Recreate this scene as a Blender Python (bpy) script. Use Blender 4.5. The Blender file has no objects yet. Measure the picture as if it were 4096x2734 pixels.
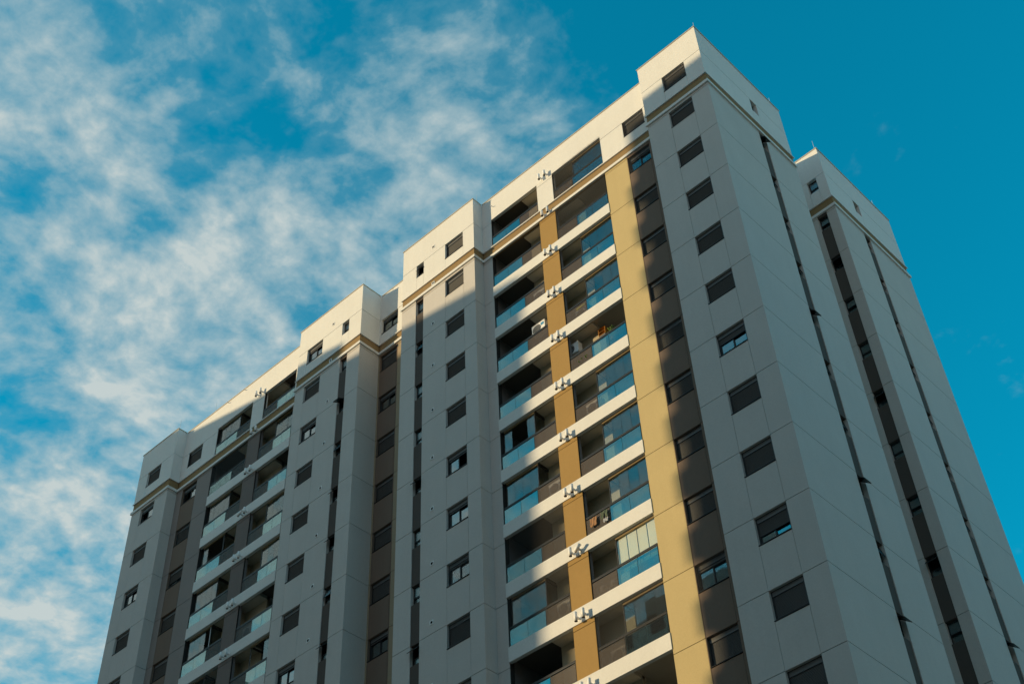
import bpy, math, random
from mathutils import Vector, Matrix
random.seed(7)
scene = bpy.context.scene
C = scene.collection

# ------------------------------------------------------------------ camera
CAM = Vector((15.8519609, -31.8062589, -50.8807794))
YAW, PITCH, ROLL = -0.726373511, 0.799288941, -0.0548345755
fwd = Vector((math.sin(YAW)*math.cos(PITCH), math.cos(YAW)*math.cos(PITCH), math.sin(PITCH)))
rgt = Vector((math.cos(YAW), -math.sin(YAW), 0.0))
upv = rgt.cross(fwd)
r2 = math.cos(ROLL)*rgt + math.sin(ROLL)*upv
u2 = -math.sin(ROLL)*rgt + math.cos(ROLL)*upv
cam_d = bpy.data.cameras.new('camera')
cam = bpy.data.objects.new('camera', cam_d); C.objects.link(cam)
M = Matrix.Identity(4)
for i in range(3):
    M[i][0] = r2[i]; M[i][1] = u2[i]; M[i][2] = -fwd[i]; M[i][3] = CAM[i]
cam.matrix_world = M
cam_d.sensor_width = 36.0; cam_d.lens = 36.0*5463.28588/4096.0
cam_d.clip_start = 0.1; cam_d.clip_end = 6000.0
scene.camera = cam
def pix_dir(px, py):                       # world direction seen at a photograph pixel (used to lay out the cloud banks)
    v = rgt*0 + r2*((px-2048)/5463.28588) - u2*((py-1367)/5463.28588) + fwd
    return v.normalized()

# ------------------------------------------------------------------ light
SUN_AZ, SUN_EL = math.radians(45.0), math.radians(9.5)
S = Vector((-math.sin(SUN_AZ)*math.cos(SUN_EL), -math.cos(SUN_AZ)*math.cos(SUN_EL), math.sin(SUN_EL)))  # towards the sun
sd = bpy.data.lights.new('sun', 'SUN'); sd.energy = 4.3; sd.angle = math.radians(0.5); sd.color = (1.0, 0.755, 0.42)
sun = bpy.data.objects.new('sun', sd); C.objects.link(sun)
sun.rotation_euler = S.to_track_quat('Z', 'Y').to_euler()
scene.view_settings.view_transform = 'Standard'; scene.view_settings.look = 'None'
scene.view_settings.exposure = 0.0; scene.view_settings.gamma = 1.0

def build_world():
    w = bpy.data.worlds.new('World'); scene.world = w; w.use_nodes = True
    nt = w.node_tree; nt.nodes.clear()
    N = nt.nodes.new; L = nt.links.new
    out = N('ShaderNodeOutputWorld'); bg = N('ShaderNodeBackground'); L(bg.outputs[0], out.inputs[0])
    sky = N('ShaderNodeTexSky'); sky.sky_type = 'NISHITA'; sky.sun_disc = False
    sky.sun_elevation = SUN_EL
    sky.sun_rotation = math.atan2(S.x, S.y)
    sky.air_density = 1.0; sky.dust_density = 0.4; sky.ozone_density = 2.0
    tc = N('ShaderNodeTexCoord'); D = tc.outputs['Generated']
    def math_(op, a, b=None, c=None, clamp=False):
        n = N('ShaderNodeMath'); n.operation = op; n.use_clamp = clamp
        for i, v in enumerate((a, b, c)):
            if v is None: continue
            if isinstance(v, (int, float)): n.inputs[i].default_value = v
            else: L(v, n.inputs[i])
        return n.outputs[0]
    def vmath(op, a, b=None, out=0):
        n = N('ShaderNodeVectorMath'); n.operation = op
        for i, v in enumerate((a, b)):
            if v is None: continue
            if isinstance(v, (tuple, Vector)): n.inputs[i].default_value = tuple(v)
            else: L(v, n.inputs[i])
        return n.outputs[out]
    def rng(v, a, b, c, d, smooth=True):
        n = N('ShaderNodeMapRange'); n.interpolation_type = 'SMOOTHSTEP' if smooth else 'LINEAR'
        L(v, n.inputs[0])
        for i, x in zip((1, 2, 3, 4), (a, b, c, d)): n.inputs[i].default_value = x
        return n.outputs[0]
    sep = N('ShaderNodeSeparateXYZ'); L(D, sep.inputs[0])
    dz = math_('MAXIMUM', sep.outputs[2], 0.03)
    inv = math_('DIVIDE', 1.0, math_('ADD', dz, 0.06))
    comb = N('ShaderNodeCombineXYZ')
    L(math_('MULTIPLY', sep.outputs[0], inv), comb.inputs[0]); L(math_('MULTIPLY', sep.outputs[1], inv), comb.inputs[1])
    P = comb.outputs[0]                     # point on the cloud deck seen in this direction
    def noise(vec, scale, detail, rough, dist=0.0):
        n = N('ShaderNodeTexNoise'); n.inputs['Scale'].default_value = scale; n.inputs['Detail'].default_value = detail
        n.inputs['Roughness'].default_value = rough; n.inputs['Distortion'].default_value = dist; L(vec, n.inputs['Vector']); return n.outputs['Fac']
    warp = N('ShaderNodeTexNoise'); warp.inputs['Scale'].default_value = 5.0; warp.inputs['Detail'].default_value = 3.0; L(P, warp.inputs['Vector'])
    wv = vmath('SCALE', vmath('SUBTRACT', warp.outputs['Color'], (0.5, 0.5, 0.5)), None)
    wv.node.inputs['Scale'].default_value = 0.13
    Pw = vmath('ADD', P, wv)
    rot = N('ShaderNodeMapping'); rot.inputs['Rotation'].default_value = (0, 0, math.radians(CL_ROT)); rot.inputs['Scale'].default_value = (1.0, 0.8, 1.0)
    L(Pw, rot.inputs['Vector'])
    n1 = noise(rot.outputs[0], 12.0, 9.0, 0.55)
    wv2 = vmath('SCALE', vmath('SUBTRACT', warp.outputs['Color'], (0.5, 0.5, 0.5)), None); wv2.node.inputs['Scale'].default_value = 0.05
    n2 = noise(vmath('ADD', P, wv2), 36.0, 8.0, 0.56)
    n3 = noise(rot.outputs[0], 2.6, 3.0, 0.5)
    base = math_('ADD', math_('MULTIPLY', n1, 0.55), math_('MULTIPLY', n2, 0.45))
    base = math_('MULTIPLY_ADD', math_('SUBTRACT', base, 0.5), 1.6, 0.5)
    # where the cloud banks lie (directions on the dome)
    bias = None
    for (x, y, r, k) in CLOUDS:
        d = vmath('DISTANCE', D, pix_dir(x*1.7437, y*1.7437), out=1)
        f = rng(d, 0.0, r*1.7437/5463.3*1.5, k, 0.0)
        bias = f if bias is None else math_('ADD', bias, f)
    dF = vmath('DISTANCE', D, (-.65, -.44, .61), out=1)
    bias = math_('ADD', bias, rng(dF, 0.08, 0.27, 0.42, 0.0))
    # general cover: cloudier to the west, with unseen cloud added in the east
    west = rng(sep.outputs[0], -0.52, -0.24, 0.01, -0.44)
    south = math_('ADD', rng(sep.outputs[1], -0.25, 0.1, 0.02, 0.0), rng(sep.outputs[0], 0.10, 0.50, 0.0, 0.26))  # second term adds unseen eastern cloud, neutral fill for the shaded walls
    cover = math_('ADD', math_('ADD', base, math_('MULTIPLY', math_('MINIMUM', bias, 0.38), 0.80)), math_('ADD', west, south))
    # unseen warm cloud bank added in the south-east as reddish fill on shaded walls
    fill_bank = rng(vmath('DISTANCE', D, Vector((.14, -.80, .53)).normalized(), out=1), 0.22, 0.80, 1.0, 0.0)
    cover = math_('MULTIPLY_ADD', fill_bank, 0.55, cover)
    cover = math_('ADD', cover, math_('MULTIPLY', math_('SUBTRACT', n3, 0.5), 0.15))
    dens = rng(cover, 0.42, 0.86, 0.0, 1.0, smooth=False)
    dens = math_('POWER', dens, 0.95)
    veil = math_('MULTIPLY', rng(cover, 0.20, 0.52, 0.0, 1.0), 0.30)
    alpha = math_('MINIMUM', math_('ADD', math_('MULTIPLY', dens, 0.66), veil), 1.0)
    # clear sky: the physical sky, pulled to the photograph's teal grade
    hue = N('ShaderNodeMix'); hue.data_type = 'RGBA'; hue.blend_type = 'MULTIPLY'; hue.inputs[0].default_value = 1.0
    L(sky.outputs[0], hue.inputs[6]); hue.inputs[7].default_value = SKY_TINT
    lowf = rng(sep.outputs[2], 0.0, 0.52, 1.0, 0.0)
    sw = rng(vmath('DOT_PRODUCT', D, S, out=1), -0.9, 0.9, 0.70, 1.15)       # the low air is palest on the sun's side
    lowf = math_('MINIMUM', math_('MULTIPLY', lowf, sw), 1.0)
    hz = N('ShaderNodeMix'); hz.data_type = 'RGBA'; L(lowf, hz.inputs[0]); L(hue.outputs[2], hz.inputs[6]); hz.inputs[7].default_value = HAZE_LOW
    cc = N('ShaderNodeMix'); cc.data_type = 'RGBA'; L(dens, cc.inputs[0]); cc.inputs[6].default_value = CLOUD_LO; cc.inputs[7].default_value = CLOUD_HI
    cw = N('ShaderNodeMix'); cw.data_type = 'RGBA'; L(fill_bank, cw.inputs[0]); L(cc.outputs[2], cw.inputs[6]); cw.inputs[7].default_value = CLOUD_FILL
    mix = N('ShaderNodeMix'); mix.data_type = 'RGBA'; L(alpha, mix.inputs[0]); L(hz.outputs[2], mix.inputs[6]); L(cw.outputs[2], mix.inputs[7])
    L(mix.outputs[2], bg.inputs[0]); bg.inputs[1].default_value = 0.10
CL_ROT = 35.0
SKY_TINT = (0.02, 2.80, 2.78, 1.0)
HAZE_LOW = (8.0, 3.6, 1.8, 1.0)  # warm low haze, boosted to send red fill onto the shaded walls
CLOUD_FILL = (4.9, 4.1, 3.6, 1.0)     # colour of the added cloud bank, warms the shaded walls from out of view
CLOUD_LO = (2.2, 4.3, 5.0, 1.0); CLOUD_HI = (5.7, 6.4, 6.3, 1.0)
# (x, y, radius, weight) in 2349-wide overview pixels of the photograph
CLOUDS = [(1180,190,300,.26),(1050,340,200,.16),(900,180,150,.10),(700,470,210,.14),(540,600,170,.18),(440,790,200,.20),(270,400,95,.34),
 (170,245,100,.18),(20,250,80,.24),(100,640,170,.16),(250,820,150,.20),(60,1150,150,.26),(230,1170,130,.24),(90,1440,190,.26),(790,640,130,.12),
 (600,870,120,.22),(50,40,120,.04),(130,120,80,.03),(400,150,70,.06),(660,70,110,.06),(1000,480,150,.12),(480,540,80,.20),(330,640,90,.12),
 (620,300,130,-.26),(510,130,110,-.18),(770,90,90,-.26),(350,540,60,-.2),(560,480,60,-.15),(470,330,80,-.2),(880,420,60,-.15),(60,450,60,-.2),(60,930,110,-.08),(1500,80,200,-.22),(180,980,80,.06),(130,1020,60,-.05),(300,50,120,-.08)]
build_world()

# ------------------------------------------------------------------ materials
MAT = {}
def mat(name, col, rough=0.8, metal=0.0, var=0.0, bump=0.0, bscale=60.0, spec=0.3, streak=0.0):
    m = bpy.data.materials.new(name); m.use_nodes = True; MAT[name] = m
    nt = m.node_tree; b = nt.nodes['Principled BSDF']; N = nt.nodes.new; L = nt.links.new
    b.inputs['Base Color'].default_value = (*col, 1); b.inputs['Roughness'].default_value = rough
    b.inputs['Metallic'].default_value = metal; b.inputs['Specular IOR Level'].default_value = spec
    geo = N('ShaderNodeNewGeometry')
    if var or streak:
        n = N('ShaderNodeTexNoise'); n.inputs['Scale'].default_value = 0.55; n.inputs['Detail'].default_value = 8; n.inputs['Roughness'].default_value = 0.65
        L(geo.outputs['Position'], n.inputs['Vector'])
        mp = N('ShaderNodeMapping'); mp.inputs['Scale'].default_value = (3.0, 3.0, 0.25); L(geo.outputs['Position'], mp.inputs['Vector'])
        n2 = N('ShaderNodeTexNoise'); n2.inputs['Scale'].default_value = 1.0; n2.inputs['Detail'].default_value = 6; L(mp.outputs[0], n2.inputs['Vector'])
        r1 = N('ShaderNodeMapRange'); L(n.outputs['Fac'], r1.inputs[0]); r1.inputs[1].default_value = .25; r1.inputs[2].default_value = .75; r1.inputs[3].default_value = 1-var; r1.inputs[4].default_value = 1+var
        r2_ = N('ShaderNodeMapRange'); L(n2.outputs['Fac'], r2_.inputs[0]); r2_.inputs[1].default_value = .3; r2_.inputs[2].default_value = .7; r2_.inputs[3].default_value = 1-streak; r2_.inputs[4].default_value = 1+streak*0.6
        mu0 = N('ShaderNodeMath'); mu0.operation = 'MULTIPLY'; L(r1.outputs[0], mu0.inputs[0]); L(r2_.outputs[0], mu0.inputs[1])
        ng = N('ShaderNodeTexNoise'); ng.inputs['Scale'].default_value = 16.0; ng.inputs['Detail'].default_value = 5; ng.inputs['Roughness'].default_value = .7; L(geo.outputs['Position'], ng.inputs['Vector'])
        rg = N('ShaderNodeMapRange'); L(ng.outputs['Fac'], rg.inputs[0]); rg.inputs[1].default_value = .3; rg.inputs[2].default_value = .7; rg.inputs[3].default_value = .945; rg.inputs[4].default_value = 1.045
        mu = N('ShaderNodeMath'); mu.operation = 'MULTIPLY'; L(mu0.outputs[0], mu.inputs[0]); L(rg.outputs[0], mu.inputs[1])
        vm = N('ShaderNodeVectorMath'); vm.operation = 'SCALE'; vm.inputs[0].default_value = col; L(mu.outputs[0], vm.inputs['Scale'])
        L(vm.outputs[0], b.inputs['Base Color'])
    if bump:
        n3 = N('ShaderNodeTexNoise'); n3.inputs['Scale'].default_value = bscale; n3.inputs['Detail'].default_value = 4; n3.inputs['Roughness'].default_value = .7
        L(geo.outputs['Position'], n3.inputs['Vector'])
        n4 = N('ShaderNodeTexNoise'); n4.inputs['Scale'].default_value = 5.0; n4.inputs['Detail'].default_value = 4
        L(geo.outputs['Position'], n4.inputs['Vector'])
        ad = N('ShaderNodeMath'); ad.operation = 'MULTIPLY_ADD'; L(n4.outputs['Fac'], ad.inputs[0]); ad.inputs[1].default_value = 1.2; L(n3.outputs['Fac'], ad.inputs[2])
        bp = N('ShaderNodeBump'); bp.inputs['Strength'].default_value = bump; bp.inputs['Distance'].default_value = 0.02
        L(ad.outputs[0], bp.inputs['Height']); L(bp.outputs[0], b.inputs['Normal'])
    return m
mat('white_stucco', (.76, .76, .74), .9, 0, .035, .30, 45, .2, .018)
mat('pale_grey_stucco', (.60, .575, .55), .9, 0, .035, .30, 45, .2, .018)
mat('tan_stucco', (.535, .43, .225), .9, 0, .035, .30, 45, .2, .018)
mat('ochre_stucco', (.375, .24, .088), .9, 0, .035, .30, 45, .2, .018)
mat('strip_stucco', (.36, .295, .21), .9, 0, .035, .30, 45, .2, .018)
mat('slot_stucco', (.105, .088, .078), .9, 0, .035, .30, 45, .2, .018)
mat('tan_shaded_stucco', (.30, .265, .25), .9, 0, .035, .30, 45, .2, .018)  # tan pilasters of the shaded left bay, shade put into the colour
mat('ochre_shaded_stucco', (.20, .168, .155), .9, 0, .035, .30, 45, .2, .018)  # ochre column of the same bay, darkened to carry its shade
mat('ceiling_shaded', (.15, .13, .11), .85, 0, .03)  # ceiling over the deep living side, its shade painted into the colour
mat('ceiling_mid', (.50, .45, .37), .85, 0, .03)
mat('beige_paint', (.43, .38, .28), .85, 0, .03, .05, 40)
mat('band_stucco', (.30, .205, .10), .9, 0, .035, .30, 45, .2, .018)
mat('brown_stucco', (.21, .155, .122), .9, 0, .035, .30, 45, .2, .018)
mat('joint_sealant', (.03, .03, .03), .9)
mat('grey_paint', (.20, .20, .21), .85, 0, .04, .1, 40)
mat('ceiling_paint', (.62, .58, .50), .85, 0, .03, .05, 40)
mat('dark_interior', (.035, .035, .035), .8)
mat('dark_frame', (.022, .023, .025), .45, .0, spec=.5)
mat('rail_metal', (.055, .053, .05), .38, .5, spec=.5)
mat('bronze_track', (.30, .23, .13), .4, .5, spec=.5)
mat('shutter_alu', (.135, .137, .14), .55, .1, .04)
mat('coping_metal', (.62, .55, .45), .4, .3, .06)
mat('white_plastic', (.88, .88, .87), .5, 0, .03, spec=.4)
mat('white_metal', (.72, .73, .74), .4, .2, spec=.4)
mat('black_hole', (.01, .01, .01), .9)
mat('flue_inside', (.30, .28, .26), .9)
mat('grey_grille', (.06, .065, .07), .6)
mat('blue_sticker', (.05, .28, .52), .5)
mat('orange_towel', (.34, .19, .10), .95, 0, .1, .3, 30)
mat('green_cloth', (.10, .13, .09), .95, 0, .1, .3, 30)
mat('print_cloth', (.42, .44, .48), .95, 0, .35, .3, 30)
mat('yellow_plastic', (.62, .60, .03), .5)
mat('orange_wood', (.50, .24, .05), .6, 0, .15)
mat('leaf', (.10, .20, .03), .7, 0, .2)
mat('terracotta', (.38, .17, .08), .8, 0, .1)
mat('asphalt', (.05, .05, .052), .95, 0, .1, .2, 12)
mat('city_ground', (.22, .15, .10), .95, 0, .12)
mat('concrete', (.32, .31, .30), .9, 0, .08, .2, 20)
mat('neighbour_paint', (.50, .47, .42), .9, 0, .06, .2, 20)
mat('blind_fabric', (.86, .82, .66), .9)
mat('door_glass_frame', (.05, .05, .05), .5)

def glass(name, refl, trans, tint, rough=0.02, wav=0.0):
    m = bpy.data.materials.new(name); m.use_nodes = True; MAT[name] = m
    nt = m.node_tree; nt.nodes.clear(); N = nt.nodes.new; L = nt.links.new
    out = N('ShaderNodeOutputMaterial'); g = N('ShaderNodeBsdfGlossy'); g.inputs['Roughness'].default_value = rough
    g.inputs['Color'].default_value = (*tint, 1)
    t = N('ShaderNodeBsdfTransparent'); t.inputs['Color'].default_value = (*trans, 1)
    mx = N('ShaderNodeMixShader'); lw = N('ShaderNodeLayerWeight'); lw.inputs['Blend'].default_value = 0.35
    mr = N('ShaderNodeMapRange'); L(lw.outputs['Facing'], mr.inputs[0]); mr.inputs[1].default_value = 0; mr.inputs[2].default_value = 1
    mr.inputs[3].default_value = refl*0.75; mr.inputs[4].default_value = min(.95, refl*1.35)
    L(mr.outputs[0], mx.inputs[0]); L(t.outputs[0], mx.inputs[1]); L(g.outputs[0], mx.inputs[2]); L(mx.outputs[0], out.inputs[0])
    if wav:
        geo = N('ShaderNodeNewGeometry'); n = N('ShaderNodeTexNoise'); n.inputs['Scale'].default_value = 1.6; n.inputs['Detail'].default_value = 1
        L(geo.outputs['Position'], n.inputs['Vector']); bp = N('ShaderNodeBump'); bp.inputs['Strength'].default_value = wav; bp.inputs['Distance'].default_value = .02
        L(n.outputs['Fac'], bp.inputs['Height']); L(bp.outputs[0], g.inputs['Normal']); L(bp.outputs[0], lw.inputs['Normal'])
    return m
glass('rail_glass', .27, (.60, .76, .77), (.72, .93, .90), .012, .03)
glass('enclosure_glass', .125, (.94, .955, .94), (.86, .93, .92), .012, .03)
glass('window_glass', .30, (.35, .42, .42), (.9, .97, .97), .015, .04)
glass('frosted_glass', .22, (.30, .34, .34), (.8, .82, .80), .25)

def screen_mat(name, col, open_):
    m = bpy.data.materials.new(name); m.use_nodes = True; MAT[name] = m
    nt = m.node_tree; N = nt.nodes.new; L = nt.links.new; b = nt.nodes['Principled BSDF']; out = nt.nodes['Material Output']
    b.inputs['Base Color'].default_value = (*col, 1); b.inputs['Roughness'].default_value = .55
    t = N('ShaderNodeBsdfTransparent'); mx = N('ShaderNodeMixShader'); mx.inputs[0].default_value = 1-open_
    L(t.outputs[0], mx.inputs[1]); L(b.outputs[0], mx.inputs[2]); L(mx.outputs[0], out.inputs[0])
screen_mat('screen_mesh', (.085, .064, .05), .42)

def net_mat(name):
    m = bpy.data.materials.new(name); m.use_nodes = True; MAT[name] = m
    nt = m.node_tree; N = nt.nodes.new; L = nt.links.new; b = nt.nodes['Principled BSDF']; out = nt.nodes['Material Output']
    b.inputs['Base Color'].default_value = (.05, .048, .045, 1); b.inputs['Roughness'].default_value = .8
    geo = N('ShaderNodeNewGeometry'); sx = N('ShaderNodeSeparateXYZ'); L(geo.outputs['Position'], sx.inputs[0])
    fs = []
    for op in ('ADD', 'SUBTRACT'):
        a = N('ShaderNodeMath'); a.operation = op; L(sx.outputs[0], a.inputs[0]); L(sx.outputs[2], a.inputs[1])
        q = N('ShaderNodeMath'); q.operation = 'FLOORED_MODULO'; L(a.outputs[0], q.inputs[0]); q.inputs[1].default_value = .06
        l = N('ShaderNodeMath'); l.operation = 'LESS_THAN'; L(q.outputs[0], l.inputs[0]); l.inputs[1].default_value = .0042
        fs.append(l.outputs[0])
    mxm = N('ShaderNodeMath'); mxm.operation = 'MAXIMUM'; L(fs[0], mxm.inputs[0]); L(fs[1], mxm.inputs[1])
    t = N('ShaderNodeBsdfTransparent'); mx = N('ShaderNodeMixShader'); L(mxm.outputs[0], mx.inputs[0]); L(t.outputs[0], mx.inputs[1]); L(b.outputs[0], mx.inputs[2]); L(mx.outputs[0], out.inputs[0])
net_mat('net_cord')

# ------------------------------------------------------------------ mesh helpers
SH = 0.0118          # the front walls stand 0.7 degrees off square to the side walls
class MB:
    def __init__(s, *mats): s.v = []; s.f = []; s.mi = []; s.mats = list(mats); s.smooth = []
    def _m(s, m):
        if m is None: return 0
        if m not in s.mats: s.mats.append(m)
        return s.mats.index(m)
    def hexa(s, p, m=None):      # 8 points: bottom ring 0-3 ccw from above, top ring 4-7
        o = len(s.v); s.v += [tuple(q) for q in p]
        for f in ((0,3,2,1),(4,5,6,7),(0,1,5,4),(1,2,6,5),(2,3,7,6),(3,0,4,7)):
            s.f.append(tuple(o+i for i in f)); s.mi.append(s._m(m)); s.smooth.append(False)
    def box(s, x0, x1, y0, y1, z0, z1, m=None):
        s.hexa([(x0,y0,z0),(x1,y0,z0),(x1,y1,z0),(x0,y1,z0),(x0,y0,z1),(x1,y0,z1),(x1,y1,z1),(x0,y1,z1)], m)
    def fbox(s, x0, x1, c0, c1, z0, z1, m=None):   # box in facade coordinates (sheared)
        k = lambda x, c, z: (x, c+SH*x, z)
        s.hexa([k(x0,c0,z0),k(x1,c0,z0),k(x1,c1,z0),k(x0,c1,z0),k(x0,c0,z1),k(x1,c0,z1),k(x1,c1,z1),k(x0,c1,z1)], m)
    def quad(s, a, b, c, d, m=None):
        o = len(s.v); s.v += [tuple(a), tuple(b), tuple(c), tuple(d)]; s.f.append((o,o+1,o+2,o+3)); s.mi.append(s._m(m)); s.smooth.append(False)
    def tube(s, a, b, r, n=14, m=None, cap=True, r1=None):
        a = Vector(a); b = Vector(b); d = (b-a).normalized()
        u = d.orthogonal().normalized(); w = d.cross(u); o = len(s.v); r1 = r if r1 is None else r1
        for P_, R_ in ((a, r), (b, r1)):
            for i in range(n):
                t = 2*math.pi*i/n; s.v.append(tuple(P_ + u*(R_*math.cos(t)) + w*(R_*math.sin(t))))
        for i in range(n):
            j = (i+1) % n; s.f.append((o+i, o+j, o+n+j, o+n+i)); s.mi.append(s._m(m)); s.smooth.append(True)
        if cap:
            s.f.append(tuple(o+i for i in reversed(range(n)))); s.mi.append(s._m(m)); s.smooth.append(False)
            s.f.append(tuple(o+n+i for i in range(n))); s.mi.append(s._m(m)); s.smooth.append(False)
    def pipe_open(s, a, b, r, t, n=16, m=None, inner=None):      # hollow tube with wall thickness t
        a = Vector(a); b = Vector(b); d = (b-a).normalized(); u = d.orthogonal().normalized(); w = d.cross(u); o = len(s.v)
        for P_, R_ in ((a, r), (b, r), (b, r-t), (a, r-t)):
            for i in range(n):
                q = 2*math.pi*i/n; s.v.append(tuple(P_ + u*(R_*math.cos(q)) + w*(R_*math.sin(q))))
        for ring in range(4):
            nx = (ring+1) % 4
            for i in range(n):
                j = (i+1) % n; s.f.append((o+ring*n+i, o+ring*n+j, o+nx*n+j, o+nx*n+i))
                s.mi.append(s._m(inner if ring == 2 else m)); s.smooth.append(ring in (0, 2))
    def mesh(s, name):
        me = bpy.data.meshes.new(name); me.from_pydata(s.v, [], s.f)
        for k in s.mats: me.materials.append(MAT[k])
        me.polygons.foreach_set('material_index', s.mi); me.polygons.foreach_set('use_smooth', s.smooth); me.update(); return me

def add(name, me, parent=None, loc=(0,0,0), rot=None):
    if isinstance(me, MB): me = me.mesh(name)
    o = bpy.data.objects.new(name, me); C.objects.link(o)
    o.location = loc
    if rot: o.rotation_euler = rot
    if parent: o.parent = parent
    return o
def tag(o, label=None, cat=None, group=None, kind=None):
    for k, v in (('label', label), ('category', cat), ('group', group), ('kind', kind)):
        if v: o[k] = v
    return o
def empty(name, loc):
    o = bpy.data.objects.new(name, None); C.objects.link(o); o.location = loc; return o

# ------------------------------------------------------------------ the building
GZ = -52.5                                  # street level
H = 2.88
def jz(k): return {0: 2.869, 1: 0.06}.get(k, -(k-1)*H)     # top of window row k (0 = top floor), also a wall joint
ROOF = 4.80
BX, BY = -21.1, 8.3
bld = empty('apartment_building', (BX, BY, GZ))
tag(bld, 'tall pale grey and ochre apartment building with stacked balconies under the blue sky', 'building')
OFF = (-BX, -BY, -GZ)                       # children of the building are modelled in world coordinates
def part(name, mb): return add(name, mb, bld, OFF)

G = 0.024                                   # joint width
def grid(mb, us, zs, holes, place, m, u_in=(0, 0), back=.26):
    """wall of panels split by real joints; place(u0,u1,d0,d1,z0,z1,mat) puts a box at depth d behind the face"""
    for i in range(len(us)-1):
        for j in range(len(zs)-1):
            if (i, j) in holes: continue
            a, b = us[i], us[i+1]; lo, hi = zs[j], zs[j+1]
            ga = 0 if i == 0 else G/2; gb = 0 if i == len(us)-2 else G/2
            gl = 0 if j == 0 else G/2; gh = 0 if j == len(zs)-2 else G/2
            # no joint beside an opening
            if (i-1, j) in holes: ga = 0
            if (i+1, j) in holes: gb = 0
            if (i, j-1) in holes: gl = 0
            if (i, j+1) in holes: gh = 0
            place(a+ga, b-gb, 0, .025, lo+gl, hi-gh, m)
            place(a+(u_in[0] if i == 0 else 0), b-(u_in[1] if i == len(us)-2 else 0), .025, back, lo, hi, 'joint_sealant')
            # reveals painted like the wall
            if (i-1, j) in holes: place(a, a+.03, .026, back+.01, lo, hi, m)
            if (i+1, j) in holes: place(b-.03, b, .026, back+.01, lo, hi, m)
            if (i, j-1) in holes: place(a, b, .026, back+.01, lo, lo+.03, m)
            if (i, j+1) in holes: place(a, b, .026, back+.01, hi-.03, hi, m)
def front_place(mb, c):
    return lambda u0, u1, d0, d1, z0, z1, m: mb.fbox(u0, u1, c+d0, c+d1, z0, z1, m)
def side_place(mb, X):
    return lambda u0, u1, d0, d1, z0, z1, m: mb.box(X-d1, X-d0, u0+SH*X, u1+SH*X, z0, z1, m)

KMAX = 12
WT, WB = -.04, -1.16                        # room window top and bottom relative to jz
ST, SB = -.01, -.94                         # narrow window
def zrows(top, bot, win_rows, kind, zlow, zhigh):
    """horizontal breaks: joints at jz(k), window sills; returns zs and the indices of window rows"""
    t, b = (WT, WB) if kind == 'w' else (ST, SB)
    zs = {round(zlow, 3), round(zhigh, 3)}
    rows = []
    for k in win_rows:
        zt = round(jz(k), 3); zb = round(jz(k)+b, 3)
        if zt < zhigh and zb > zlow: zs.add(zt); zs.add(zb); rows.append((zb, zt))
    zs = sorted(zs); return zs, rows
def column(mb, place, u0, u1, w0, w1, rows_k, kind, zlow, zhigh, m, u_in=(0,0)):
    """one wall strip u0..u1 with a window column w0..w1"""
    zs, rows = zrows(0, 0, rows_k, kind, zlow, zhigh)
    us = [u0, w0, w1, u1] if w0 is not None else [u0, u1]
    us2 = [us[0]] + [u for u in us[1:-1] if us[0]+.001 < u < us[-1]-.001] + [us[-1]]
    wi = next((i for i in range(len(us2)-1) if w0 is not None and abs(us2[i]-w0) < .002), None)
    # full-width strips beside the window only break at floor joints
    zj = sorted({round(zlow,3), round(zhigh,3)} | {round(jz(k),3) for k in range(0, KMAX+3) if zlow+.05 < jz(k) < zhigh-.05})
    for i in range(len(us2)-1):
        if i == wi:
            zz = sorted(set(zs) | set(zj))
            holes = set()
            for j in range(len(zz)-1):
                mid = (zz[j]+zz[j+1])/2
                if any(b < mid < t for b, t in rows): holes.add((1, j))
            sub_us = [us2[i], us2[i+1]]
            for j in range(len(zz)-1):
                if (1, j) in holes: continue
                lo, hi = zz[j], zz[j+1]
                top = hi > ROOF-.01
                a = us2[i] + (G/2 if i > 0 and not top else 0); b = us2[i+1] - (G/2 if i < len(us2)-2 and not top else 0)
                gl = 0 if (j == 0 or (1, j-1) in holes) else G/2
                gh = 0 if (j == len(zz)-2 or (1, j+1) in holes) else G/2
                sill_lo = (1, j-1) in holes; sill_hi = (1, j+1) in holes
                place(a, b, 0, .025, lo+gl, hi-gh, m)
                place(us2[i]+(u_in[0] if i == 0 else 0), us2[i+1]-(u_in[1] if i == len(us2)-2 else 0), .025, .26, lo+(.03 if sill_lo else 0), hi-(.03 if sill_hi else 0), 'joint_sealant')
                if sill_lo: place(us2[i], us2[i+1], .026, .262, lo, lo+.03, m)
                if sill_hi: place(us2[i], us2[i+1], .026, .262, hi-.03, hi, m)
        else:
            nb_l = (i-1 == wi); nb_r = (i+1 == wi)
            for j in range(len(zj)-1):
                lo, hi = zj[j], zj[j+1]
                a, b = us2[i], us2[i+1]
                top = hi > ROOF-.01
                ga = 0 if (i == 0 or nb_l or top) else G/2; gb = 0 if (i == len(us2)-2 or nb_r or top) else G/2
                gl = 0 if j == 0 else G/2; gh = 0 if j == len(zj)-2 else G/2
                place(a+ga, b-gb, 0, .025, lo+gl, hi-gh, m)
                a2 = a+(u_in[0] if i == 0 else 0) + (.03 if nb_l else 0); b2 = b-(u_in[1] if i == len(us2)-2 else 0) - (.03 if nb_r else 0)
                place(a2, b2, .025, .26, lo, hi, 'joint_sealant')
                if nb_l: place(a, a+.03, .026, .262, lo, hi, m)
                if nb_r: place(b-.03, b, .026, .262, lo, hi, m)

ZB = GZ                                     # walls run down to the street
BAND_T, BAND_B, LEDGE_T, LEDGE_B = 0.97, 0.43, 0.43, 0.20

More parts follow.
